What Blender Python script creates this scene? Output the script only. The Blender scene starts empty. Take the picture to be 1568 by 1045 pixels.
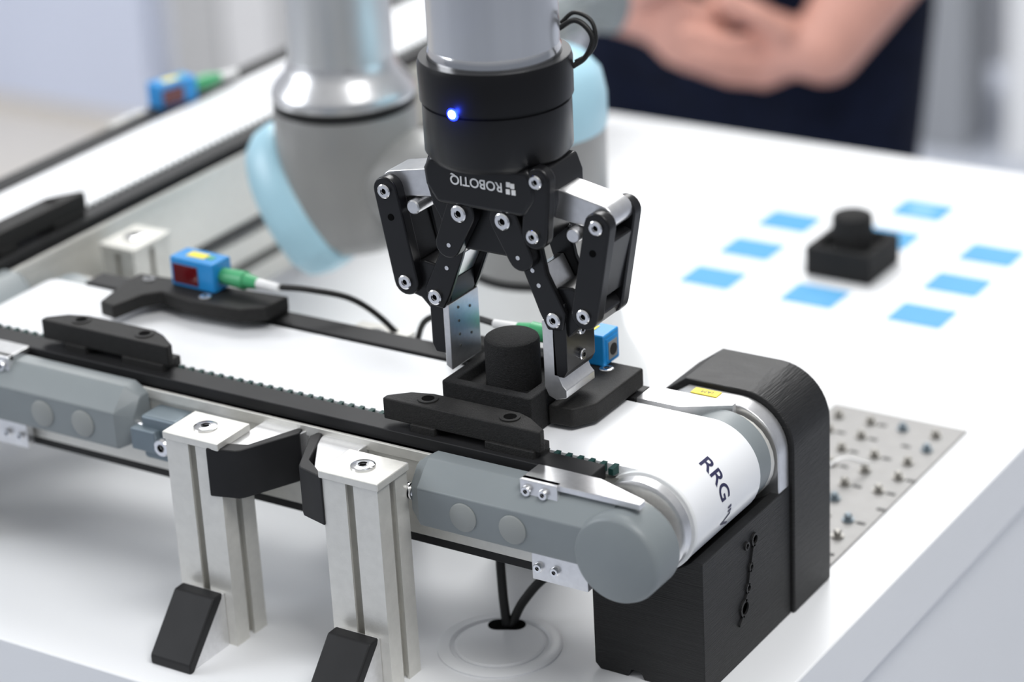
import bpy, bmesh, math, random
from mathutils import Vector, Matrix
random.seed(7)
S=0.001
scene=bpy.context.scene
COL=scene.collection
try:
    scene.view_settings.view_transform='Standard'
except Exception: pass

# ------------------------------------------------------------ materials
MATS={}
def mat(name,col,rough=0.5,metal=0.0,var=0.04,scale=60,bump=0.0,bscale=400,coat=0.0,emit=None,estr=0,trans=0,spec=None,stretch=None):
    if name in MATS: return MATS[name]
    m=bpy.data.materials.new(name); m.use_nodes=True
    nt=m.node_tree; b=nt.nodes['Principled BSDF']
    tc=nt.nodes.new('ShaderNodeTexCoord'); mp=nt.nodes.new('ShaderNodeMapping')
    nt.links.new(tc.outputs['Object'],mp.inputs['Vector'])
    if stretch: mp.inputs['Scale'].default_value=stretch
    nz=nt.nodes.new('ShaderNodeTexNoise'); nz.inputs['Scale'].default_value=scale; nz.inputs['Detail'].default_value=4
    nt.links.new(mp.outputs['Vector'],nz.inputs['Vector'])
    cr=nt.nodes.new('ShaderNodeValToRGB')
    cr.color_ramp.elements[0].position=0.3; cr.color_ramp.elements[1].position=0.7
    cr.color_ramp.elements[0].color=[max(0,c*(1-var)) for c in col]+[1]
    cr.color_ramp.elements[1].color=[min(1,c*(1+var)) for c in col]+[1]
    nt.links.new(nz.outputs['Fac'],cr.inputs['Fac']); nt.links.new(cr.outputs['Color'],b.inputs['Base Color'])
    b.inputs['Roughness'].default_value=rough; b.inputs['Metallic'].default_value=metal
    if coat: b.inputs['Coat Weight'].default_value=coat
    if spec is not None: b.inputs['Specular IOR Level'].default_value=spec
    if bump:
        n2=nt.nodes.new('ShaderNodeTexNoise'); n2.inputs['Scale'].default_value=bscale; n2.inputs['Detail'].default_value=3
        nt.links.new(mp.outputs['Vector'],n2.inputs['Vector'])
        bp=nt.nodes.new('ShaderNodeBump'); bp.inputs['Strength'].default_value=bump; bp.inputs['Distance'].default_value=0.001
        nt.links.new(n2.outputs['Fac'],bp.inputs['Height']); nt.links.new(bp.outputs['Normal'],b.inputs['Normal'])
    if emit:
        b.inputs['Emission Color'].default_value=list(emit)+[1]; b.inputs['Emission Strength'].default_value=estr
    if trans: b.inputs['Transmission Weight'].default_value=trans
    MATS[name]=m; return m
WHITE=mat('white_laminate',(.83,.84,.86),.38,var=.01,scale=8)
BELT=mat('white_belt',(.84,.85,.87),.28,var=.01,coat=.2)
ALU=mat('anodised_aluminium',(.70,.69,.65),.36,.45,var=.04,scale=200,bump=.1,bscale=900)
ALUD=mat('dark_aluminium_slot_shade',(.14,.14,.13),.5,.5)  # dark aluminium of the core; on the beam slot it paints the shade
CHROME=mat('polished_steel',(.84,.84,.85),.16,1.0,var=.02)
STEEL=mat('machined_steel',(.78,.78,.79),.3,.9,var=.05,scale=300)
TUBE=mat('brushed_tube',(.74,.75,.77),.3,.95,var=.03,scale=90,stretch=(1,1,.03))
TUBE2=mat('satin_arm_tube',(.72,.73,.74),.42,.85,var=.03,scale=90,stretch=(1,1,.03))
BLACKM=mat('black_anodised',(.007,.007,.008),.3,.0,var=.1,spec=.4)
BLACKG=mat('black_satin_body',(.005,.005,.006),.34,.0,var=.1,spec=.33)
PRINT=mat('black_printed_plastic',(.014,.0135,.013),.6,0,var=.2,scale=500,bump=.35,bscale=1500,spec=.3)
PRINTL=mat('black_printed_layers',(.011,.011,.0115),.5,0,var=.25,scale=120,bump=.5,bscale=260,stretch=(.3,.3,9),spec=.33)
FOAM=mat('black_foam_print',(.015,.015,.0155),.75,0,var=.35,scale=900,bump=.6,bscale=1800,spec=.25)
RUB=mat('black_rubber_strip',(.011,.011,.012),.55,0,var=.2,spec=.33)
HOLE=mat('hole_black',(.003,.003,.003),.9,0,spec=.05)
GREYC=mat('grey_cover_plastic',(.215,.24,.25),.42,0,var=.02,bump=.05,spec=.4)
GREYC2=mat('grey_cover_disc',(.27,.285,.28),.48,0,var=.02)
GREYR=mat('robot_grey',(.32,.32,.315),.35,.2,var=.02)
LBLUE=mat('robot_light_blue',(.41,.66,.78),.35,0,var=.02)
PALE=mat('robot_base_pale',(.78,.79,.79),.4,.1,var=.02)
BLUE=mat('sensor_blue',(.015,.27,.66),.35,0,var=.05)
RED=mat('sensor_red_window',(.12,.005,.008),.12,0,coat=.5)
YEL=mat('yellow_label',(.90,.72,.03),.5,0)
GREEN=mat('green_connector',(.06,.38,.16),.4,0)
CABLE=mat('black_cable',(.013,.013,.013),.45,0,spec=.35)
TILE=mat('blue_sticker',(.085,.33,.60),.5,0,var=.02,spec=.3)
TEETH=mat('dark_green_teeth',(.008,.045,.04),.4,0)
INK=mat('dark_blue_ink',(.02,.02,.07),.5,0)
WLET=mat('white_lettering',(.8,.8,.8),.5,0)
PANEL=mat('terminal_panel_steel',(.25,.245,.24),.45,.2,var=.05,scale=150)
PIN=mat('dull_pin',(.30,.29,.27),.4,.8)
BRKT=mat('blue_grey_bracket',(.17,.21,.24),.4,.5)
NAVY=mat('navy_trousers',(.005,.008,.022),.85,0,var=.25,scale=40,bump=.4,bscale=120,spec=.15)
NAVYS=mat('navy_shirt',(.005,.008,.018),.9,0,var=.25,scale=30,bump=.4,bscale=90,spec=.15)
SKIN=mat('skin',(.66,.34,.27),.5,0,var=.08,scale=25)
HAIR=mat('brown_hair',(.06,.035,.02),.7,0,var=.3,scale=90)
EYE=mat('eye_white',(.8,.8,.8),.2)
LED=mat('blue_led',(.02,.02,.9),.3,emit=(.01,.03,1),estr=9)
LEDC=mat('blue_led_core',(.6,.7,1),.3,emit=(.5,.62,1),estr=12)

# ------------------------------------------------------------ builders
def group(name,loc=(0,0,0),rotz=0,parent=None):
    e=bpy.data.objects.new(name,None); e.empty_display_size=.02; COL.objects.link(e)
    e.location=[c*S for c in loc]; e.rotation_euler=(0,0,rotz)
    if parent: e.parent=parent
    return e
def finish(name,bm,m,parent,bevel=0,seg=2,ang=35,smooth=True):
    bmesh.ops.recalc_face_normals(bm,faces=bm.faces)
    me=bpy.data.meshes.new(name); bm.to_mesh(me); bm.free()
    for v in me.vertices: v.co*=S
    me.materials.append(m)
    if smooth:
        me.shade_smooth()
        try: me.set_sharp_from_angle(angle=math.radians(ang))
        except Exception: pass
    o=bpy.data.objects.new(name,me); COL.objects.link(o)
    if parent: o.parent=parent
    if bevel:
        b=o.modifiers.new('bevel','BEVEL'); b.width=bevel*S; b.segments=seg; b.limit_method='ANGLE'; b.angle_limit=math.radians(40)
        b.harden_normals=True
    return o
def prism(name,pts,axis,lo,hi,m,parent,bevel=0,seg=2):
    bm=bmesh.new()
    def P(a,b,c):
        return {'z':(a,b,c),'y':(a,c,b),'x':(c,a,b)}[axis]
    v0=[bm.verts.new(P(a,b,lo)) for a,b in pts]; v1=[bm.verts.new(P(a,b,hi)) for a,b in pts]
    bm.faces.new(v0); bm.faces.new(v1); n=len(pts)
    for i in range(n): bm.faces.new((v0[i],v0[(i+1)%n],v1[(i+1)%n],v1[i]))
    return finish(name,bm,m,parent,bevel,seg)
def box(name,x0,x1,y0,y1,z0,z1,m,parent,bevel=0,seg=2):
    return prism(name,[(x0,y0),(x1,y0),(x1,y1),(x0,y1)],'z',z0,z1,m,parent,bevel,seg)
def frame(d):
    d=Vector(d).normalized(); h=Vector((0,0,1)) if abs(d.z)<.9 else Vector((1,0,0))
    a=d.cross(h).normalized(); b=d.cross(a).normalized(); return d,a,b
def lathe(name,prof,p0,axis,m,parent,seg=48,bevel=0):
    bm=bmesh.new(); d,a,b=frame(axis); p0=Vector(p0); rings=[]
    for r,h in prof:
        if r<1e-6: rings.append([bm.verts.new(p0+d*h)])
        else: rings.append([bm.verts.new(p0+d*h+a*math.cos(2*math.pi*i/seg)*r+b*math.sin(2*math.pi*i/seg)*r) for i in range(seg)])
    for A,B in zip(rings,rings[1:]):
        for i in range(seg):
            j=(i+1)%seg
            if len(A)==1 and len(B)==1: continue
            if len(A)==1: bm.faces.new((A[0],B[i],B[j]))
            elif len(B)==1: bm.faces.new((A[i],B[0],A[j]))
            else: bm.faces.new((A[i],B[i],B[j],A[j]))
    if len(rings[0])>1: bm.faces.new(rings[0])
    if len(rings[-1])>1: bm.faces.new(rings[-1])
    return finish(name,bm,m,parent,bevel)
def cyl(name,p0,p1,r,m,parent,r1=None,seg=32,ch=0):
    L=(Vector(p1)-Vector(p0)).length; r1=r if r1 is None else r1
    prof=[(0,0),(r-ch,0),(r,ch),(r1,L-ch),(r1-ch,L),(0,L)] if ch else [(0,0),(r,0),(r1,L),(0,L)]
    return lathe(name,prof,p0,Vector(p1)-Vector(p0),m,parent,seg)
def bolt(name,p,d,r,m,parent,h=2.5,sock=True):
    d=Vector(d).normalized(); p=Vector(p)
    lathe(name,[(0,0),(r,0),(r,h*.7),(r*.85,h),(r*.45,h),(r*.45,h*.4),(0,h*.4)] if sock else [(0,0),(r,0),(r,h*.7),(r*.85,h),(0,h)],p,d,m,parent,20)
    if sock:
        cyl(name+'_socket',p+d*h*.4,p+d*(h*.45),r*.42,HOLE,parent,seg=6)
def capsule(cx0,cz0,cx1,cz1,r0,r1=None,n=10):
    r1=r0 if r1 is None else r1
    a=math.atan2(cz1-cz0,cx1-cx0); pts=[]
    for i in range(n+1):
        t=a-math.pi/2+math.pi*i/n; pts.append((cx1+r1*math.cos(t),cz1+r1*math.sin(t)))
    for i in range(n+1):
        t=a+math.pi/2+math.pi*i/n; pts.append((cx0+r0*math.cos(t),cz0+r0*math.sin(t)))
    return pts
def wire(name,pts,r,m,parent):
    """round cable swept as a mesh along a Catmull-Rom path"""
    P=[Vector(p) for p in pts]; Q=[]
    ext=[P[0]*2-P[1]]+P+[P[-1]*2-P[-2]]
    for i in range(1,len(ext)-2):
        a,b,c,d=ext[i-1:i+3]
        for k in range(8):
            t=k/8; Q.append(.5*((2*b)+(c-a)*t+(2*a-5*b+4*c-d)*t*t+(3*b-a-3*c+d)*t**3))
    Q.append(P[-1])
    bm=bmesh.new(); seg=12; rings=[]; up=None
    for i,q in enumerate(Q):
        tg=(Q[min(i+1,len(Q)-1)]-Q[max(i-1,0)]).normalized()
        if up is None: _,up,_=frame(tg)
        up=(up-tg*up.dot(tg)).normalized(); sd=tg.cross(up)
        rings.append([bm.verts.new(q+up*math.cos(2*math.pi*k/seg)*r+sd*math.sin(2*math.pi*k/seg)*r) for k in range(seg)])
    for A,B in zip(rings,rings[1:]):
        for k in range(seg): bm.faces.new((A[k],A[(k+1)%seg],B[(k+1)%seg],B[k]))
    bm.faces.new(rings[0]); bm.faces.new(rings[-1])
    return finish(name,bm,m,parent)
def text_mesh(name,s,size,m,parent,fn,extr=0.0,cuts=0,bold=0.0):
    cu=bpy.data.curves.new(name,'FONT'); cu.body=s; cu.size=size; cu.extrude=extr; cu.offset=bold
    t=bpy.data.objects.new(name+'_t',cu); COL.objects.link(t)
    dg=bpy.context.evaluated_depsgraph_get(); me=bpy.data.meshes.new_from_object(t.evaluated_get(dg))
    bpy.data.objects.remove(t)
    bm=bmesh.new(); bm.from_mesh(me)
    bmesh.ops.triangulate(bm,faces=bm.faces)
    for _ in range(cuts):
        bmesh.ops.subdivide_edges(bm,edges=bm.edges,cuts=1)
    for v in bm.verts: v.co=Vector(fn(v.co))
    me2=bpy.data.meshes.new(name); bm.to_mesh(me2); bm.free()
    for v in me2.vertices: v.co*=S
    me2.materials.append(m)
    o=bpy.data.objects.new(name,me2); COL.objects.link(o); o.parent=parent; return o
def tslot(cx,cy,w,d,g=4.5,dep=4):
    x0,x1,y0,y1=cx-w/2,cx+w/2,cy-d/2,cy+d/2; h=g/2
    return [(x0,y0),(cx-h,y0),(cx-h,y0+1.2),(cx-h-2,y0+1.4),(cx-h-2,y0+dep),(cx+h+2,y0+dep),(cx+h+2,y0+1.4),(cx+h,y0+1.2),(cx+h,y0),(x1,y0),
            (x1,cy-h),(x1-1.2,cy-h),(x1-1.4,cy-h-2),(x1-dep,cy-h-2),(x1-dep,cy+h+2),(x1-1.4,cy+h+2),(x1-1.2,cy+h),(x1,cy+h),(x1,y1),
            (cx+h,y1),(cx+h,y1-1.2),(cx+h+2,y1-1.4),(cx+h+2,y1-dep),(cx-h-2,y1-dep),(cx-h-2,y1-1.4),(cx-h,y1-1.2),(cx-h,y1),(x0,y1),
            (x0,cy+h),(x0+1.2,cy+h),(x0+1.4,cy+h+2),(x0+dep,cy+h+2),(x0+dep,cy-h-2),(x0+1.4,cy-h-2),(x0+1.2,cy-h),(x0,cy-h)]

# ------------------------------------------------------------ table
tb=group('white_table')
box('table_top',-1125,-482,818,1655,-40,0,WHITE,tb,1.5)
box('table_body',-1115,-488,824,1649,-840,-40,WHITE,tb,1.5)
box('table_plinth',-1095,-508,844,1629,-900,-840,GREYR,tb)
pp=group('game_panel')
box('panel_plate',-775,-518,1312,1608,0,1.2,WHITE,pp,.5)
for i,(x,y) in enumerate([(-532,1324),(-762,1324),(-532,1596),(-762,1596)]):
    bolt('panel_screw_%d'%i,(x,y,1.2),(0,0,1),3,STEEL,pp,1.2)
for x in (-754,-681,-607):
    for y in (1389,1444.5,1500):
        g=group('blue_square_sticker',(x,y,0)); box('sticker',-18.5,18.5,-15.5,15.5,1.2,1.7,TILE,g)
g=group('blue_square_sticker',(-681,1557,0)); box('sticker',-18.5,18.5,-15.5,15.5,1.2,1.7,TILE,g)
box('sticker_code_mark',-9,9,-7,7,1.7,1.9,mat('sticker_pale_print',(.2,.45,.72),.5),g)

# ------------------------------------------------------------ conveyor
def stadium(x0,x1,zc,r,n=16):
    pts=[]
    for i in range(n+1):
        t=-math.pi/2+math.pi*i/n; pts.append((x1+r*math.cos(t),zc+r*math.sin(t)))
    for i in range(n+1):
        t=math.pi/2+math.pi*i/n; pts.append((x0+r*math.cos(t),zc+r*math.sin(t)))
    return pts
ZC=91
def guide(name,x0,x1,y0,G):
    pts=[(x0,y0),(x1,y0),(x1+0,y0+4),(x1-12,y0+12),(x1-20,y0+15),(x0+20,y0+15),(x0+9,y0+12),(x0,y0+4)]
    prism(name+'_bar',pts,'z',120,131,PRINT,G,.8)
    box(name+'_foot_1',x0+16,x0+30,y0-1.5,y0+13,112,121,PRINT,G,.6)
    box(name+'_foot_2',x1-30,x1-3,y0-1.5,y0+13,112,121,PRINT,G,.6)
    for k,xx in enumerate((x0+21,x1-21)):
        lathe(name+'_boss_%d'%k,[(0,0),(5,0),(5,.6),(3.2,.6),(3.2,.1),(0,.1)],(xx,y0+8,131),(0,0,1),PRINT,G,24)
        cyl(name+'_hole_%d'%k,(xx,y0+8,131.1),(xx,y0+8,131.3),3.1,HOLE,G)
def conveyor(G,L0,L1,cov0,cov1,caps0,caps1):
    prism('belt',stadium(L0,L1,ZC,25,24),'y',20,83,BELT,G)
    box('core',L0+8,L1-8,5,98,68,110,ALUD,G)
    for k,(a,b) in enumerate(((0,5),(98,103))):
        prism('side_rail_%d'%k,stadium(L0,L1,ZC-2.5,22.5,12),'y',a,b,ALU,G,.5)
        box('rail_lip_%d'%k,L0+12,L1-12,(a-1) if k==0 else a-2,b+2 if k==0 else b,105.5,111,ALU,G,.4)
    box('edge_strip_near',L0+15,L1-20,2.5,16.5,109,117,RUB,G,.6)
    box('edge_strip_far',L0+15,L1-44,86,101,109,116.5,RUB,G,.6)
    box('lower_strip_near',L0+20,L1-20,1,14,61,67,RUB,G,.5)
    box('lower_strip_far',L0+20,L1-20,88,100,61,67,RUB,G,.5)
    bm=bmesh.new(); x=L0+10
    while x<L1-16:
        vs=[bm.verts.new(p) for p in ((x,16.4,115.2),(x+2.6,16.4,115.2),(x+3.8,20.4,116.6),(x+1.4,20.4,116.6))]; bm.faces.new(vs)
        vs2=[bm.verts.new(p) for p in ((x,16.4,112),(x+2.6,16.4,112),(x+3.8,20.4,112),(x+1.4,20.4,112))]
        for i in range(4):
            j=(i+1)%4; bm.faces.new((vs[i],vs[j],vs2[j],vs2[i]))
        x+=6.2
    finish('belt_teeth',bm,TEETH,G)
    for k,X in enumerate((L0,L1)):
        lathe('roller_flange_%d'%k,[(0,0),(21.5,0),(23.5,1),(23.8,6),(22,8),(0,8)],(X,11,ZC),(0,1,0),STEEL,G,64)
        lathe('belt_rim_%d'%k,[(22,0),(24.8,0),(25.2,.3),(25.2,2),(24.4,2.2)],(X,18.4,ZC),(0,1,0),PALE,G,64)
        cyl('far_disc_%d'%k,(X,83,ZC),(X,98,ZC),23.5,GREYC,G,seg=48,ch=1)
    for k,(X,s,ln,caps) in enumerate(((L1,1,cov1,caps1),(L0,-1,cov0,caps0))):
        a=X-s*ln; b=X+s*1
        bm=bmesh.new()
        sec=[(0,82),(-19,83),(-20,85),(-20,103),(-10,113.5),(-8,114),(0,114)]
        n=len(sec)
        r00=[bm.verts.new((a,y,z)) for y,z in [(0,84),(-12,86),(-14,88),(-14,100),(-8,108),(-6,109),(0,109)]]
        rA=[bm.verts.new((a+s*8,y,z)) for y,z in sec]; rB=[bm.verts.new((b,y,z)) for y,z in sec]
        bm.faces.new(r00); bm.faces.new(rB)
        for A,B in ((r00,rA),(rA,rB)):
            for i in range(n):
                j=(i+1)%n; bm.faces.new((A[i],B[i],B[j],A[j]))
        finish('drive_cover_%d'%k,bm,GREYC,G,.8)
        lathe('drive_cover_disc_%d'%k,[(0,0),(22,0),(22,17.5),(21,20),(19.5,21),(0,21)],(X+s*5,0,ZC-.5),(0,-1,0),GREYC,G,64)
        for q in caps:
            lathe('cover_cap_%d'%k,[(0,0),(7.2,0),(7.2,.5),(6.6,.9),(0,.9)],(X-s*q,-20,93.5),(0,-1,0),GREYC2,G,32)
        prism('clamp_plate_%d'%k,[(X-s*48,-12),(X+s*14,-12),(X+s*14,-7),(X-s*14,3),(X-s*48,4)],'z',114,117,STEEL,G,.4)
        if k==0: prism('clamp_plate_far',[(X-44,103),(X+2,103),(X+2,100),(X-20,87),(X-44,87)],'z',111,116.3,STEEL,G,.4)
        box('clamp_tab_%d'%k,min(X-s*48,X-s*28),max(X-s*48,X-s*28),-13.5,-9,107,117,STEEL,G,.4)
        box('clamp_lower_%d'%k,min(X-s*48,X-s*18),max(X-s*48,X-s*18),-7,-2,62,82,STEEL,G,.4)
        for q in (44,35):
            bolt('clamp_bolt',(X-s*q,-13.5,112),(0,-1,0),2.6,CHROME,G,2)
            bolt('clamp_bolt_low',(X-s*q,-7,69),(0,-1,0),2.4,CHROME,G,2)
c1=group('belt_conveyor',(0,905,0))
conveyor(c1,-945,-538,130,109,(101,74),(76,49))
guide('guide_right',-675,-587,7,c1)
guide('guide_left',-892,-808,9,c1)
prism('sensor_guide_left',[(-883,45),(-872,43),(-868,62),(-861,70),(-840,66),(-808,68),(-797,76),(-795,94),(-889,86),(-889,74)],'z',121,129,PRINT,c1,1.2)
box('sensor_guide_left_foot',-885,-800,84,99,112,121,PRINT,c1)
for i,(x,y) in enumerate(((-878,80),(-834,73))):
    bolt('guide_bolt_%d'%i,(x,y,129),(0,0,1),3.4,CHROME,c1,1.2)
prism('sensor_guide_right',[(-603,40),(-590,41),(-583,52),(-583,97),(-690,97),(-690,86),(-604,84)],'z',118,128,PRINT,c1,1.2)
box('sensor_guide_right_foot',-688,-590,88,100,112,118,PRINT,c1)
bolt('guide_bolt_right',(-598,87,128),(0,0,1),3.6,CHROME,c1,1.2)
def post(G,x,y,h,tag,foot=True):
    prism('post_'+tag,tslot(x,y,32,24),'z',0,h-4,ALU,G)
    box('post_cap_'+tag,x-17,x+17,y-13,y+13,h-4,h,ALU,G,.6)
    lathe('post_bolt_'+tag,[(0,0),(6,0),(6,.8),(5,1.3),(2.4,1.3),(2.4,.4),(0,.4)],(x,y,h),(0,0,1),CHROME,G,24)
    cyl('post_bolt_socket_'+tag,(x,y,h+.4),(x,y,h+.5),2.3,HOLE,G,seg=6)
    if foot:
        yf=y-12
        prism('foot_gusset_'+tag,[(yf,0),(yf-29,0),(yf-29,4),(yf-5,29),(yf,29)],'x',x-11,x+11,STEEL,G,.5)
        prism('foot_cap_'+tag,[(yf-33,0),(yf-30,0),(yf-4,28),(yf-3,31),(yf-10,31),(yf-33,5)],'x',x-12.5,x+12.5,RUB,G,1)
post(c1,-758,-26,112,'left'); post(c1,-664,-27,112,'right')
post(c1,-758,117,105,'far_left',False); post(c1,-664,117,105,'far_right',False)
for tag,x,s,o in (('left',-742,1,-5),('right',-680.5,-1,0)):
    prism('rail_gusset_'+tag,[(x,-35),(x+s*8,-33),(x+s*24,-8),(x+s*26,0),(x,0)],'z',88,108,STEEL,c1,.5)
    prism('rail_gusset_cap_'+tag,[(x+o-s*1,-40),(x+o+s*14,-36),(x+o+s*16,-34),(x+o+s*30,-6),(x+o+s*29,-1),(x+o+s*26,-1),(x+o+s*15,-27),(x+1,-30) if s>0 else (x+s*9,-31),(x+o-s*1,-38.5)],'z',83,109,RUB,c1,1)
box('adjuster_block',-809,-786,-16,0,80,104,BRKT,c1,2)
box('adjuster_lip',-813,-797,-20,-14,86,98,BRKT,c1,1)
bolt('adjuster_bolt',(-794,-16,90),(0,-1,0),5,CHROME,c1,4)
cyl('adjuster_screw',(-818,-10,95),(-809,-10,95),3,CHROME,c1)
for i in range(5): cyl('tension_spring_%d'%i,(-647-i*1.9,-12,96),(-646.1-i*1.9,-12,96),4.2,CHROME,c1,seg=24)
cyl('tension_screw',(-657,-12,96),(-642,-12,96),3,CHROME,c1)
def wrap(co):
    a=math.radians(30)+co.x/25.15
    return (-538+25.15*math.sin(a),44.5+co.y,ZC+25.15*math.cos(a))
text_mesh('belt_text','RRG "V',12,INK,c1,wrap,cuts=2,bold=.18)
wire('sensor_lead_left',[(-796,86,137),(-782,96,134),(-766,112,125),(-752,124,107),(-742,127,88),(-740,127,30),(-740,127,6)],1.7,CABLE,c1)
wire('sensor_lead_right',[(-667,96,136),(-685,102,134),(-702,107,130),(-722,115,121),(-734,123,106),(-737,123,88),(-737,123,30),(-737,123,6)],1.7,CABLE,c1)

c2=group('belt_conveyor',(-990,0,0),math.pi/2)
conveyor(c2,860,1640,138,106,(107,80),(75,48))
guide('guide_near',980,1073,8,c2)
post(c2,1073,-26,108,'near',False); post(c2,1420,-26,108,'near_far',False)
post(c2,900,-26,108,'near_front',False); post(c2,1250,118,105,'outer',False); post(c2,900,118,105,'outer_front',False)
prism('lower_beam_core',[(0,20),(0,56),(12,56),(12,20)],'x',880,1600,ALU,c2,.5)
box('lower_beam_slot',885,1595,-.6,.2,34,41,ALUD,c2)
cyl('clamp_knuckle',(1003,-12,84),(1040,-12,84),8,BRKT,c2,ch=2)
box('clamp_knuckle_base',1015,1032,-12,0,74,92,BRKT,c2,2)
text_mesh('belt_text_2','RRG "VEKTOR"',9,mat('faint_ink',(.55,.56,.58),.5),c2,lambda co:(1105+co.x,40+co.y,116.2))
wire('outer_lead',[(1000,112,100),(1035,112,118),(1060,106,121),(1085,101,112)],1.7,CABLE,c2)

# ------------------------------------------------------------ motor housing
mh=group('conveyor_motor_housing')
arch=[(-586,0),(-512,0),(-512,90)]+[(-539+27*math.cos(t),90+27*math.sin(t)) for t in [math.radians(q) for q in range(8,91,8)]]+[(-571,117),(-586,106)]
prism('motor_cover',arch,'y',1021,1062,PRINTL,mh,1.2,3)
arch2=[(-584,40),(-514.5,40),(-514.5,89)]+[(-540+25.5*math.cos(t),89+25.5*math.sin(t)) for t in [math.radians(q) for q in range(8,91,8)]]+[(-568,114.5),(-584,104)]
prism('motor_plate',arch2,'y',1010,1020.9,STEEL,mh,.8)
box('motor_label',-563,-549,1012,1018,114.6,115,YEL,mh)
text_mesh('motor_label_text','IAM',4,INK,mh,lambda co:(-552-co.x,1016.5-co.y,115.1))
bolt('motor_plate_bolt',(-571,1010,108),(0,-1,0),2,CHROME,mh,1)
XR=-514
lo=[(-574,3),(-571,0),(-556,0),(-554,4),(-549,4),(-547,0),(XR,0),(XR,71),(-519.5,71)]
lo+=[(-538+27.5*math.cos(t),ZC+27.5*math.sin(t)) for t in [math.radians(q) for q in range(-48,-141,-8)]]
lo+=[(-574,60)]
prism('lower_housing',lo,'y',931,1020.5,PRINTL,mh,1.2,3)
def ring(y,z,r,t):
    lathe('emblem_ring',[(r-t,0),(r,0),(r,1),(r-t,1),(r-t,0)],(XR,y,z),(1,0,0),PRINTL,mh,24)
ring(982,60,3.4,1.2); ring(978,47,2.4,1.0); ring(975,37,2.6,1.0); ring(971,28,4.6,1.4); ring(974,60,2.2,.9)
for (y0,z0,y1,z1) in ((981,57,978.5,49.5),(977,45,975.5,39.5),(974,34.5,972,32),(969,24,966,21)):
    prism('emblem_bar',capsule(y0,z0,y1,z1,.9),'x',XR,XR+1,PRINTL,mh)

# ------------------------------------------------------------ terminal panel
tp=group('terminal_panel')
box('panel_sheet',-600,-517,1066,1250,0,1.5,PANEL,tp,.4)
for i in range(4):
    for j in range(9):
        x=-590+i*20+(j%2)*3; y=1082+j*19
        if random.random()<.85:
            lathe('terminal',[(0,0),(3.4,0),(3.4,1.2),(2.1,1.2),(2.1,3.6),(1.2,4.4),(0,4.4)],(x,y,1.5),(0,0,1),(BRKT if (i+j)%5==0 else PIN),tp,14)
        if random.random()<.6:
            box('terminal_mark',x+5,x+10,y-1,y+1,1.5,1.9,CABLE,tp)
wire('jumper_wire',[(-570,1100,5),(-560,1110,13),(-545,1120,5)],.9,CABLE,tp)
wire('jumper_wire_b',[(-565,1130,5),(-555,1160,14),(-545,1180,5)],.9,WLET,tp)
wire('jumper_wire_c',[(-585,1120,5),(-575,1128,12),(-568,1140,5)],.9,CABLE,tp)

# ------------------------------------------------------------ cable grommet and cable
cg=group('cable_grommet')
lathe('ring',[(0,0),(31,0),(31,1),(29.5,2),(25,2),(24,1),(24,.6),(0,.6)],(-626,927,0),(0,0,1),WHITE,cg,64)
lathe('lid',[(0,.6),(22.5,.6),(22.5,1.5),(21.5,2.2),(0,2.2)],(-626,927,0),(0,0,1),WHITE,cg,64)
prism('slot',capsule(-636,941,-628,945,5),'z',2.2,2.5,HOLE,cg)
wc=group('power_cable')
wire('cable_a',[(-632,943,2),(-634,944,20),(-638,950,45),(-640,960,60)],2.4,CABLE,wc)
wire('cable_b',[(-630,944,2),(-624,948,16),(-612,955,30),(-590,965,36),(-577,975,36)],2.4,CABLE,wc)

# ------------------------------------------------------------ workpiece blocks
def workpiece(loc,h=25):
    g=group('knobbed_black_block',loc)
    bm=bmesh.new()
    def rect(a,z): return [bm.verts.new(p) for p in ((-a,-a,z),(a,-a,z),(a,a,z),(-a,a,z))]
    rs=[rect(h,0),rect(h,20),rect(h-5.5,20),rect(h-6.5,14)]
    bm.faces.new(rs[0]); bm.faces.new(rs[-1])
    for A,B in zip(rs,rs[1:]):
        for i in range(4):
            j=(i+1)%4; bm.faces.new((A[i],A[j],B[j],B[i]))
    finish('block_base',bm,FOAM,g,.9)
    lathe('block_knob',[(0,13),(13.4,13),(13.4,36),(12.9,37.5),(11.8,38.3),(0,38.6)],(0,0,0),(0,0,1),FOAM,g,56)
workpiece((-629,957,116.1))
workpiece((-679,1441,1.7),23)

# ------------------------------------------------------------ sensors
def sensor(loc,rotz=0):
    g=group('photoelectric_sensor',loc,rotz)
    box('body',-16,14,-7.5,7.5,0,16.5,BLUE,g,1)
    box('window',-14,3,-7.9,-7.3,2,13,RED,g,.2)
    box('end_plate',-16.4,-15.8,-5.5,5.5,2,14,BLUE,g,.2)
    box('label',-8,4,-3,3,16.5,16.8,YEL,g)
    box('indicator_green',5,9,-2,2,16.5,16.8,GREEN,g)
    cyl('connector',(14,0,8),(30,0,8),4.4,GREEN,g,r1=5,ch=.5)
    cyl('connector_neck',(30,0,8),(38,0,8),4.2,GREEN,g,r1=3)
    cyl('strain_relief',(38,0,8),(52,0,8),2.8,WLET,g,r1=2.2)
    return g
s1=sensor((-846,992,129),math.radians(-2))
s2=sensor((-616,1001,128),math.radians(180))
box('face_plate',-16.8,-16.2,-4,4,3,12,GREYR,s2)
cyl('lens',(-16.7,0,7.5),(-17.2,0,7.5),3,CABLE,s2)
s3=sensor((-1085,1262,116),math.radians(75))
box('mount',-16,20,-12,8,-16,0,PRINT,s3)

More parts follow.
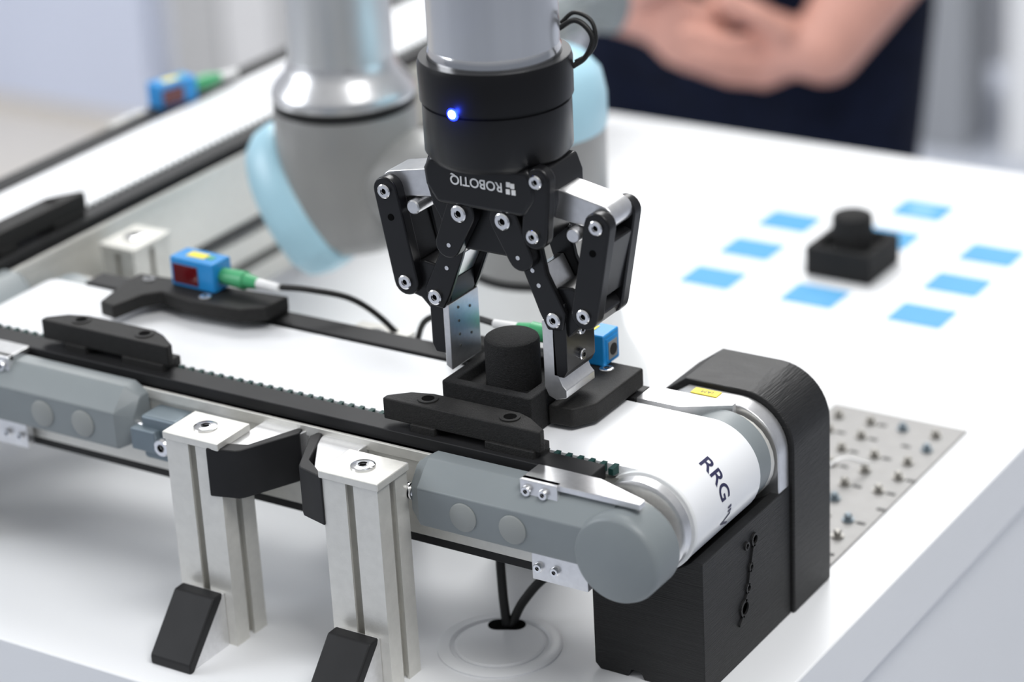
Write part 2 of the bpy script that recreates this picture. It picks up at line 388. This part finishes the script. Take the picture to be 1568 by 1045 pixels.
# ------------------------------------------------------------ gripper
gr=group('robot_gripper',(-630,957,0))
lathe('gripper_body',[(0,247),(31.8,247),(34.6,251),(34.6,273.5),(33.8,274),(33.8,275),(35.6,275.6),(35.8,292),(35,295),(31,295),(30.6,291),(0,291)],(0,0,0),(0,0,1),BLACKG,gr,96)
lathe('tool_flange_ring',[(0,291),(30.4,291),(30.9,293),(30.9,298),(30.2,300),(0,300)],(0,0,0),(0,0,1),CHROME,gr,96)
lathe('led',[(0,0),(3.1,0),(2.5,.7),(0,.9)],(-1,-35.2,276),(-.03,-1,0),LED,gr,20)
lathe('led_core',[(0,0),(1.9,0),(0,.7)],(-1,-35.95,276),(-.03,-1,0),LEDC,gr,20)
pl=bpy.data.lights.new('led_glow','POINT'); pl.energy=.012; pl.color=(.02,.06,1); pl.shadow_soft_size=.001
po=bpy.data.objects.new('led_glow',pl); COL.objects.link(po); po.parent=gr; po.location=(-.001,-.0405,.276)
body=gr
gr=group('finger_linkage',(1.6,0,0),0,body)
prism('chassis_head',[(-27,249),(-31,242),(-30,234),(-24,225),(24,225),(30,234),(31,242),(27,249)],'y',-22,4,BLACKM,gr,3,4)
prism('chassis',[(-32,248),(-35,240),(-35,232),(-32,221),(-26,210),(-16,201),(16,201),(26,210),(32,221),(35,232),(35,240),(32,248)],'y',-14,14,BLACKM,gr,1.5,3)
prism('chassis_front_lug',capsule(31,244,28,217,6.5,7),'y',-21,-14,BLACKM,gr,1.5)
prism('chassis_back_lug',[(-a,b) for a,b in capsule(31,244,28,217,6.5,7)],'y',14,21,BLACKM,gr,1.5)
bolt('lug_bolt_a',(31,-21,244),(0,-1,0),3.4,CHROME,gr,1.8); bolt('lug_bolt_b',(28,-21,217),(0,-1,0),3.4,CHROME,gr,1.8)
text_mesh('brand_text','ROBOTIQ',6.4,WLET,gr,lambda co:(13.5-co.x,-22.3,241.0-co.y),bold=.12)
for k,(x,z) in enumerate(((16.3,237.4),(18.8,240.4),(19.3,237.4),(16.6,240.9))):
    box('brand_mark_%d'%k,x-1,x+1,-22.5,-22.1,z-1.2,z+1.2,WLET,gr)
for s in (-1,1):
    t='left' if s<0 else 'right'
    def X(pts): return [(s*a,b) for a,b in pts]
    prism('knuckle_arm_'+t,X(capsule(26,231,57,226,7.5,6.5)),'y',-9,9,STEEL,gr,.8)
    cyl('knuckle_pin_'+t,(s*44,-13,217),(s*44,13,217),3.6,STEEL,gr,ch=.6)
    for k,(a,b) in enumerate(((-15,-8),(8,15))):
        prism('outer_link_%s_%d'%(t,k),X(capsule(58,224,49.5,179,6.8,7)),'y',a,b,BLACKM,gr,1)
    prism('outer_link_web_'+t,X([(52,219),(63,216),(56,186),(45,188)]),'y',-9,9,BLACKM,gr,1)
    for k,(a,b,c,d2) in enumerate(((-21,-14.5,-14.5,-11.0),(14.5,21,11.0,14.5))):
        prism('inner_link_%s_%d'%(t,k),X(capsule(12,222,20,205,8,6.8)),'y',a,b,BLACKM,gr,1)
        prism('inner_link_low_%s_%d'%(t,k),X([(13,210),(27,211),(30,196),(39,178),(37,169),(29,168),(25,176),(17,196)]),'y',c,d2,BLACKM,gr,1)
        yy=a-.1 if k==0 else b+.1; dd=-1 if k==0 else 1; y3=c-.1 if k==0 else d2+.1
        bolt('link_bolt',(s*12,yy,222),(0,dd,0),4.2,CHROME,gr,1.6)
        bolt('link_bolt_low',(s*33,y3,174),(0,dd,0),3.8,CHROME,gr,1.6)
        for (bx,bz,y4) in ((19,205,yy),(22.5,197,y3),(25.5,190,y3)):
            cyl('link_dot',(s*bx,y4,bz),(s*bx,y4+dd*.2,bz),1.1,STEEL,gr,seg=12)
        y2=-15.1 if k==0 else 15.1
        bolt('outer_bolt_top',(s*58,y2,224),(0,dd,0),3.6,CHROME,gr,1.4); bolt('outer_bolt_low',(s*49.5,y2,179),(0,dd,0),3.6,CHROME,gr,1.4)
        cyl('outer_hole',(s*55.5,y2+.05,211),(s*55.5,y2+dd*.2,211),1.7,HOLE,gr,seg=16)
    prism('fingertip_link_'+t,X([(27,181),(33,189),(41,190),(50,186.5),(56,179),(52,172),(44,170),(38,164),(30,164),(27,172)]),'y',-10.9,10.9,BLACKM,gr,1.2)
    prism('inner_pad_bracket_'+t,X([(20,196),(24,197),(31,184),(28,180)]),'y',-10.8,10.8,STEEL,gr,.5)
    prism('fingertip_bar_'+t,X([(30,182),(38,182),(38,148),(36,144),(30,144)]),'y',-13,13,BLACKM,gr,.8)
    if s>0: pad=[(25,172),(31.5,172),(32.5,146),(35,140),(37,138),(37,134),(31,132),(27,133.5),(25,138)]
    else: pad=[(27,170),(30.5,170),(30.5,138),(27,136)]
    prism('fingertip_pad_'+t,X(pad),'y',-13,13,STEEL,gr,.4)
    xp=25 if s>0 else 27
    for z in (165,152): bolt('tip_bolt_%s'%t,(s*38,0,z),(s,0,0),2.8,CHROME,gr,1.6)
    for z in (166,159,152,146):
        cyl('pad_dot',(s*(xp-.05),-5,z),(s*(xp-.3),-5,z),.7,ALUD,gr,seg=12)
    for z in (163,149): cyl('pad_dot',(s*(xp-.05),5,z),(s*(xp-.3),5,z),.7,ALUD,gr,seg=12)
gr=body
wire('gripper_cable',[(24,18,304),(31,20,308),(37,21,305),(40,21,299),(36,20,291),(31,17,287)],1.3,CABLE,gr)
wire('gripper_cable_b',[(24,20,306),(30,22,311),(38,23,308),(41,22,300),(38,21,293),(32,18,289)],1.0,CABLE,gr)

# ------------------------------------------------------------ robot arm
ra=group('robot_arm')
B=(-768,1202)
lathe('base_flange',[(0,0),(62,0),(63,2),(63,10),(60,14),(51,32),(46,58),(44,77),(0,77)],(B[0],B[1],0),(0,0,1),PALE,ra,96)
lathe('base_seal',[(0,77),(42,77),(43,78),(43,80),(42,81),(0,81)],(B[0],B[1],0),(0,0,1),RUB,ra,96)
lathe('shoulder_housing',[(0,81),(41,81),(42.5,84),(42.5,164),(0,164)],(B[0],B[1],0),(0,0,1),GREYR,ra,96)
lathe('shoulder_cap',[(0,163),(42.6,163),(43.6,166),(43.6,182),(41,195),(33,204),(18,209),(0,210)],(B[0],B[1],0),(0,0,1),LBLUE,ra,96)
A=(-894,1193)
cyl('shoulder_joint',(B[0]-10,B[1],118),(A[0],A[1],118),32,GREYR,ra,seg=72,ch=3)
ov=Vector((-.80,-.22,-.56)).normalized()
pc=Vector((A[0]-20,A[1]-6,114))
bm=bmesh.new(); seg=96; prof=[(0,73),(22,74),(34,78),(41,87),(43,102),(43,160),(42,163),(0,163)]
rings=[]
for r,h in prof:
    rings.append([bm.verts.new((A[0],A[1],h))] if r==0 else [bm.verts.new((A[0]+r*math.cos(2*math.pi*i/seg),A[1]+r*math.sin(2*math.pi*i/seg),h)) for i in range(seg)])
for P0,P1 in zip(rings,rings[1:]):
    for i in range(seg):
        j=(i+1)%seg
        if len(P0)==1: bm.faces.new((P0[0],P1[i],P1[j]))
        elif len(P1)==1: bm.faces.new((P0[i],P1[0],P0[j]))
        else: bm.faces.new((P0[i],P1[i],P1[j],P0[j]))
res=bmesh.ops.bisect_plane(bm,geom=bm.verts[:]+bm.edges[:]+bm.faces[:],plane_co=pc,plane_no=ov,clear_outer=True)
ce=[e for e in res['geom_cut'] if isinstance(e,bmesh.types.BMEdge)]
loopv=[]
if ce:
    nxt={}
    for e in ce:
        a,b=e.verts; nxt.setdefault(a,[]).append(b); nxt.setdefault(b,[]).append(a)
    st=ce[0].verts[0]; cur=st; prev=None
    while True:
        loopv.append(cur.co.copy()); n=[v for v in nxt[cur] if v is not prev]
        if not n: break
        prev,cur=cur,n[0]
        if cur is st: break
    bmesh.ops.contextual_create(bm,geom=ce)
finish('lower_joint_housing',bm,GREYR,ra,ang=40)
cen=sum(loopv,Vector())/len(loopv)
bm=bmesh.new(); lay=[(1.0,-1),(1.05,1),(1.08,8),(1.07,17),(1.0,25),(.9,29),(.7,31.5),(.3,33)]
rs=[]
for sc,hh in lay: rs.append([bm.verts.new(cen+(v-cen)*sc+ov*hh) for v in loopv])
bm.faces.new(rs[0]); bm.faces.new(rs[-1]); n=len(loopv)
for P0,P1 in zip(rs,rs[1:]):
    for i in range(n): bm.faces.new((P0[i],P0[(i+1)%n],P1[(i+1)%n],P1[i]))
finish('lower_joint_cap',bm,LBLUE,ra,ang=60)
bolt('cap_screw',cen+ov*30+Vector((0,-12,18)),ov,3.4,CHROME,ra,3)
lathe('joint_seal',[(0,163),(42.5,163),(43,164),(43,168),(42,169),(0,169)],(A[0],A[1],0),(0,0,1),RUB,ra,96)
lathe('joint_flange',[(0,169),(43,169),(43.3,172),(42,176),(35,184),(32.5,190),(32,193),(0,193)],(A[0],A[1],0),(0,0,1),STEEL,ra,96)
cyl('upper_arm_tube',(A[0],A[1],190),(A[0],A[1],480),31.5,TUBE2,ra,seg=96)
lathe('elbow_housing',[(0,478),(40,478),(42,482),(42,540),(34,560),(16,570),(0,571)],(A[0],A[1],0),(0,0,1),GREYR,ra,72)
lathe('elbow_cap',[(0,0),(40,0),(41,10),(34,22),(0,26)],(A[0]-25,A[1]+22,525),(-.7,.7,0),LBLUE,ra,64)
W=(-630,957)
cyl('forearm_tube',(A[0],A[1],525),(W[0],W[1],470),28,TUBE2,ra,seg=72)
lathe('wrist_housing',[(0,392),(33,392),(35,396),(35,470),(32,495),(20,508),(0,511)],(W[0],W[1],0),(0,0,1),GREYR,ra,72)
lathe('wrist_cap',[(0,0),(33,0),(34,8),(27,19),(0,22)],(W[0]+22,W[1]-20,460),(.7,-.7,0),LBLUE,ra,64)
cyl('wrist_tool_tube',(W[0],W[1],300),(W[0],W[1],394),30.2,TUBE,ra,seg=96)

# ------------------------------------------------------------ person
pe=group('person')
def limb_add(bm,p0,p1,r0,r1,flat=None):
    p0=Vector(p0);p1=Vector(p1); L=(p1-p0).length; d,a,b=frame(p1-p0); seg=20
    prof=[]
    for i in range(7):
        t=math.pi/2*i/6; prof.append((r0*math.sin(t),-r0*math.cos(t)))
    for i in range(7):
        t=math.pi/2*i/6; prof.append((r1*math.cos(t),L+r1*math.sin(t)))
    rings=[]
    for r,h in prof:
        if r<1e-4: rings.append([bm.verts.new(p0+d*h)]); continue
        rr=[]
        for i in range(seg):
            th=2*math.pi*i/seg; off=a*math.cos(th)*r+b*math.sin(th)*r
            if flat: off=Vector((off.x*flat[0],off.y*flat[1],off.z*flat[2]))
            rr.append(bm.verts.new(p0+d*h+off))
        rings.append(rr)
    for A_,B_ in zip(rings,rings[1:]):
        for i in range(seg):
            j=(i+1)%seg
            if len(A_)==1: bm.faces.new((A_[0],B_[i],B_[j]))
            elif len(B_)==1: bm.faces.new((A_[i],B_[0],A_[j]))
            else: bm.faces.new((A_[i],B_[i],B_[j],A_[j]))
def blob(name,limbs,m,vox,sm=8):
    bm=bmesh.new()
    for l in limbs: limb_add(bm,*l)
    o=finish(name,bm,m,pe)
    r=o.modifiers.new('remesh','REMESH'); r.mode='VOXEL'; r.voxel_size=vox*S; r.use_smooth_shade=True
    s=o.modifiers.new('smooth','SMOOTH'); s.iterations=sm; s.factor=.5
    return o
PX,PY=-1168,2235
EL=(-1425,2190,92); ER=(-868,2235,175)
T=(1,.62,1)
blob('shirt',[((PX,PY,20),(PX,PY,160),196,182,(1,.62,1)),((PX,PY,160),(PX,PY+5,400),180,188,T),((PX,PY+5,400),(PX,PY+5,455),180,150,T),
 ((PX-150,PY,500),(PX+150,PY,500),62,62),((PX,PY,500),(PX,PY,570),70,60),
 ((PX-185,PY,490),EL,62,54),((PX+185,PY,490),ER,62,54)],NAVYS,11)
blob('trousers',[((PX-65,PY,-10),(PX+65,PY,-10),140,140,(1,.78,1)),((PX,PY,-60),(PX,PY,30),192,194,(1,.62,1)),
 ((PX-92,PY,-80),(PX-95,PY,-430),102,68),((PX-95,PY,-430),(PX-98,PY,-830),66,50),
 ((PX+92,PY,-80),(PX+95,PY,-430),102,68),((PX+95,PY,-430),(PX+98,PY,-830),66,50)],NAVY,11)
for s in (-1,1):
    blob('shoe_%d'%(s+1),[((PX+s*98,PY+20,-858),(PX+s*104,PY-150,-866),42,34,(1,1,1)),],CABLE,8)
def arm(name,elbow,wrist,palm,knuckles,fingers,thumb,rw=33):
    mid=[(elbow[i]*.6+wrist[i]*.4) for i in range(3)]
    L=[(elbow,mid,52,51),(mid,wrist,50,rw),(wrist,palm,rw,27)]
    for k in knuckles: L.append((wrist,k,17,11.5)); L.append((palm,k,20,11.5))
    for k,f in zip(knuckles,fingers):
        p=k; rr=[10,9,8.3,7.6]
        for i,q in enumerate(f):
            L.append((p,q,rr[i],rr[i+1])); p=q
    p=thumb[0]; L.append((palm,p,19,13.5)); rr=[12.5,11,9]
    for i,q in enumerate(thumb[1:]): L.append((p,q,rr[i],rr[i+1])); p=q
    blob(name,L,SKIN,2.8,4)
# right hand (left in the view): fingers curled towards the other hand
kR=[(-1152,2058,-38),(-1146,2054,-56),(-1147,2054,-74),(-1153,2058,-90)]
fR=[[(-1128,2042,-38),(-1110,2050,-42),(-1112,2070,-46)],[(-1120,2038,-57),(-1101,2048,-61),(-1105,2070,-64)],
    [(-1121,2038,-76),(-1104,2048,-80),(-1108,2068,-82)],[(-1130,2044,-92),(-1114,2052,-96),(-1118,2068,-97)]]
arm('right_forearm_and_hand',EL,(-1220,2085,-50),(-1180,2074,-62),kR,fR,[(-1184,2054,-36),(-1156,2040,-20),(-1130,2040,-14)],36)
kL=[(-1062,2070,-50),(-1058,2066,-70),(-1060,2066,-89),(-1066,2070,-106)]
fL=[[(-1088,2056,-44),(-1108,2062,-36),(-1122,2078,-36)],[(-1088,2044,-68),(-1108,2034,-62),(-1122,2026,-58)],
    [(-1088,2044,-86),(-1106,2032,-80),(-1119,2025,-75)],[(-1090,2050,-102),(-1105,2040,-95),(-1116,2032,-90)]]
arm('left_forearm_and_hand',ER,(-1008,2080,-72),(-1036,2074,-76),kL,fL,[(-1034,2052,-52),(-1056,2038,-34),(-1080,2032,-22)],35)
blob('head',[((PX,PY,560),(PX,PY-8,640),54,52),((PX,PY-8,700),(PX,PY-2,770),70,84,(.9,1.1,1)),((PX,PY-50,665),(PX,PY-40,700),34,46),
 ((PX,PY-100,712),(PX,PY-84,745),10,7),((PX-72,PY,725),(PX-72,PY,750),12,14),((PX+72,PY,725),(PX+72,PY,750),12,14),
 ((PX-18,PY-86,690),(PX+18,PY-86,690),6,6)],SKIN,5)
blob('hair',[((PX,PY+12,770),(PX,PY+22,800),84,76,(.98,1.1,1)),((PX,PY+45,720),(PX,PY+40,770),60,66)],HAIR,6)
for s in (-1,1):
    lathe('eye_%d'%(s+1),[(0,0),(9,1),(10,5),(6,10),(0,11)],(PX+s*28,PY-80,748),(0,-1,0),EYE,pe,20)
    lathe('pupil_%d'%(s+1),[(0,0),(4,0),(0,1)],(PX+s*28,PY-91,748),(0,-1,0),CABLE,pe,16)

# ------------------------------------------------------------ room
FLM=mat('floor_grey_vinyl',(.50,.53,.60),.5,0,var=.05,scale=3)
WLM=mat('wall_paint',(.78,.78,.80),.7,0,var=.02,scale=2)
PART=mat('lavender_partition',(.74,.80,.97),.6,0,var=.03,scale=2)
BEIGE=mat('beige_vinyl',(.74,.70,.65),.6,0,var=.04,scale=3)
fl=group('floor'); box('floor_slab',-6500,3500,-2500,5600,-950,-900,FLM,fl)
box('floor_beige_area',-6400,-2000,1500,3499,-900,-898,BEIGE,fl)
wb=group('wall_back'); box('wall_panel',-6500,3500,5600,5700,-950,2200,WLM,wb)
wl=group('wall_left'); box('wall_panel',-6600,-6500,-2500,5700,-950,2200,WLM,wl)
wp=group('partition_screen')
box('screen_panel',-4700,-3060,3500,3540,-880,900,PART,wp,4)
box('screen_foot',-4700,-3060,3499,3590,-900,-870,BEIGE,wp)
sh=group('storage_cabinet')
box('cabinet_body',-3000,-2500,3500,3900,-900,900,mat('cabinet_grey',(.64,.65,.67),.5),sh,4)
for i in range(4):
    box('cabinet_door_%d'%i,-2995+i*124,-2880+i*124,3490,3500,-840,880,mat('cabinet_door_a',(.80,.81,.84),.45) if i%2 else mat('cabinet_door_b',(.56,.57,.59),.45),sh,3)
er=group('equipment_rack')
for i,x in enumerate((-2080,-1900,-1760,-1600,-1450)):
    box('rack_post_%d'%i,x,x+(60 if i%2 else 90),4000,4100,-900,900,mat('rack_white',(.85,.85,.85),.5) if i%2 else mat('rack_grey',(.33,.34,.36),.5),er,4)
for z in (-300,200,700): box('rack_shelf_%d'%z,-2100,-1340,4000,4350,z,z+30,MATS['rack_white'],er,3)
box('rack_back',-2100,-1340,4340,4360,-850,900,WLM,er)

# ------------------------------------------------------------ lights
def area(name,loc,sx,sy,p,col=(1,1,1),tgt=(-.65,1.1,0)):
    l=bpy.data.lights.new(name,'AREA'); l.shape='RECTANGLE'; l.size=sx; l.size_y=sy; l.energy=p; l.color=col
    o=bpy.data.objects.new(name,l); COL.objects.link(o); o.location=loc
    o.rotation_euler=(Vector(tgt)-Vector(loc)).to_track_quat('-Z','Y').to_euler(); return o
area('ceiling_light',(-1.5,2.4,2.1),1.6,.8,49,(1,1,.99))
area('ceiling_light',(.4,.6,2.1),1.2,.8,35,(1,1,.99))
area('fill_light',(-3.2,-.4,1.3),1.6,1.2,43,(.92,.955,1))  # added fill lamp off to the camera side, no window there
area('ceiling_light',(-2.2,4.2,2.1),2,1.5,76,(1,1,1),(-2.3,4.2,-.9))
w=bpy.data.worlds.new('world'); scene.world=w; w.use_nodes=True
nt=w.node_tree; bg=nt.nodes['Background']; bg.inputs['Strength'].default_value=.53
tc=nt.nodes.new('ShaderNodeTexCoord'); sep=nt.nodes.new('ShaderNodeSeparateXYZ'); cr=nt.nodes.new('ShaderNodeValToRGB')
nt.links.new(tc.outputs['Generated'],sep.inputs[0]); nt.links.new(sep.outputs['Z'],cr.inputs['Fac']); nt.links.new(cr.outputs['Color'],bg.inputs['Color'])
cr.color_ramp.elements[0].position=0; cr.color_ramp.elements[0].color=(.35,.38,.44,1)
cr.color_ramp.elements[1].position=.75; cr.color_ramp.elements[1].color=(.98,.99,1,1)

# ------------------------------------------------------------ camera
cam=bpy.data.cameras.new('camera'); co=bpy.data.objects.new('camera',cam); COL.objects.link(co)
R=Matrix(((0.84639696,0.53019512,-0.05005312),(0.17334711,-0.36315345,-0.91546182),(-0.50355033,0.76616754,-0.39927977)))
M=Matrix.Identity(4)
for i in range(3):
    M[i][0]=R[0][i]; M[i][1]=-R[1][i]; M[i][2]=-R[2][i]
M[0][3],M[1][3],M[2][3]=0,0,.65
co.matrix_world=M
cam.sensor_width=36; cam.lens=36*4006.8/1568; cam.clip_start=.05; cam.clip_end=60
cam.dof.use_dof=True; cam.dof.focus_distance=1.23; cam.dof.aperture_fstop=4.6
scene.camera=co
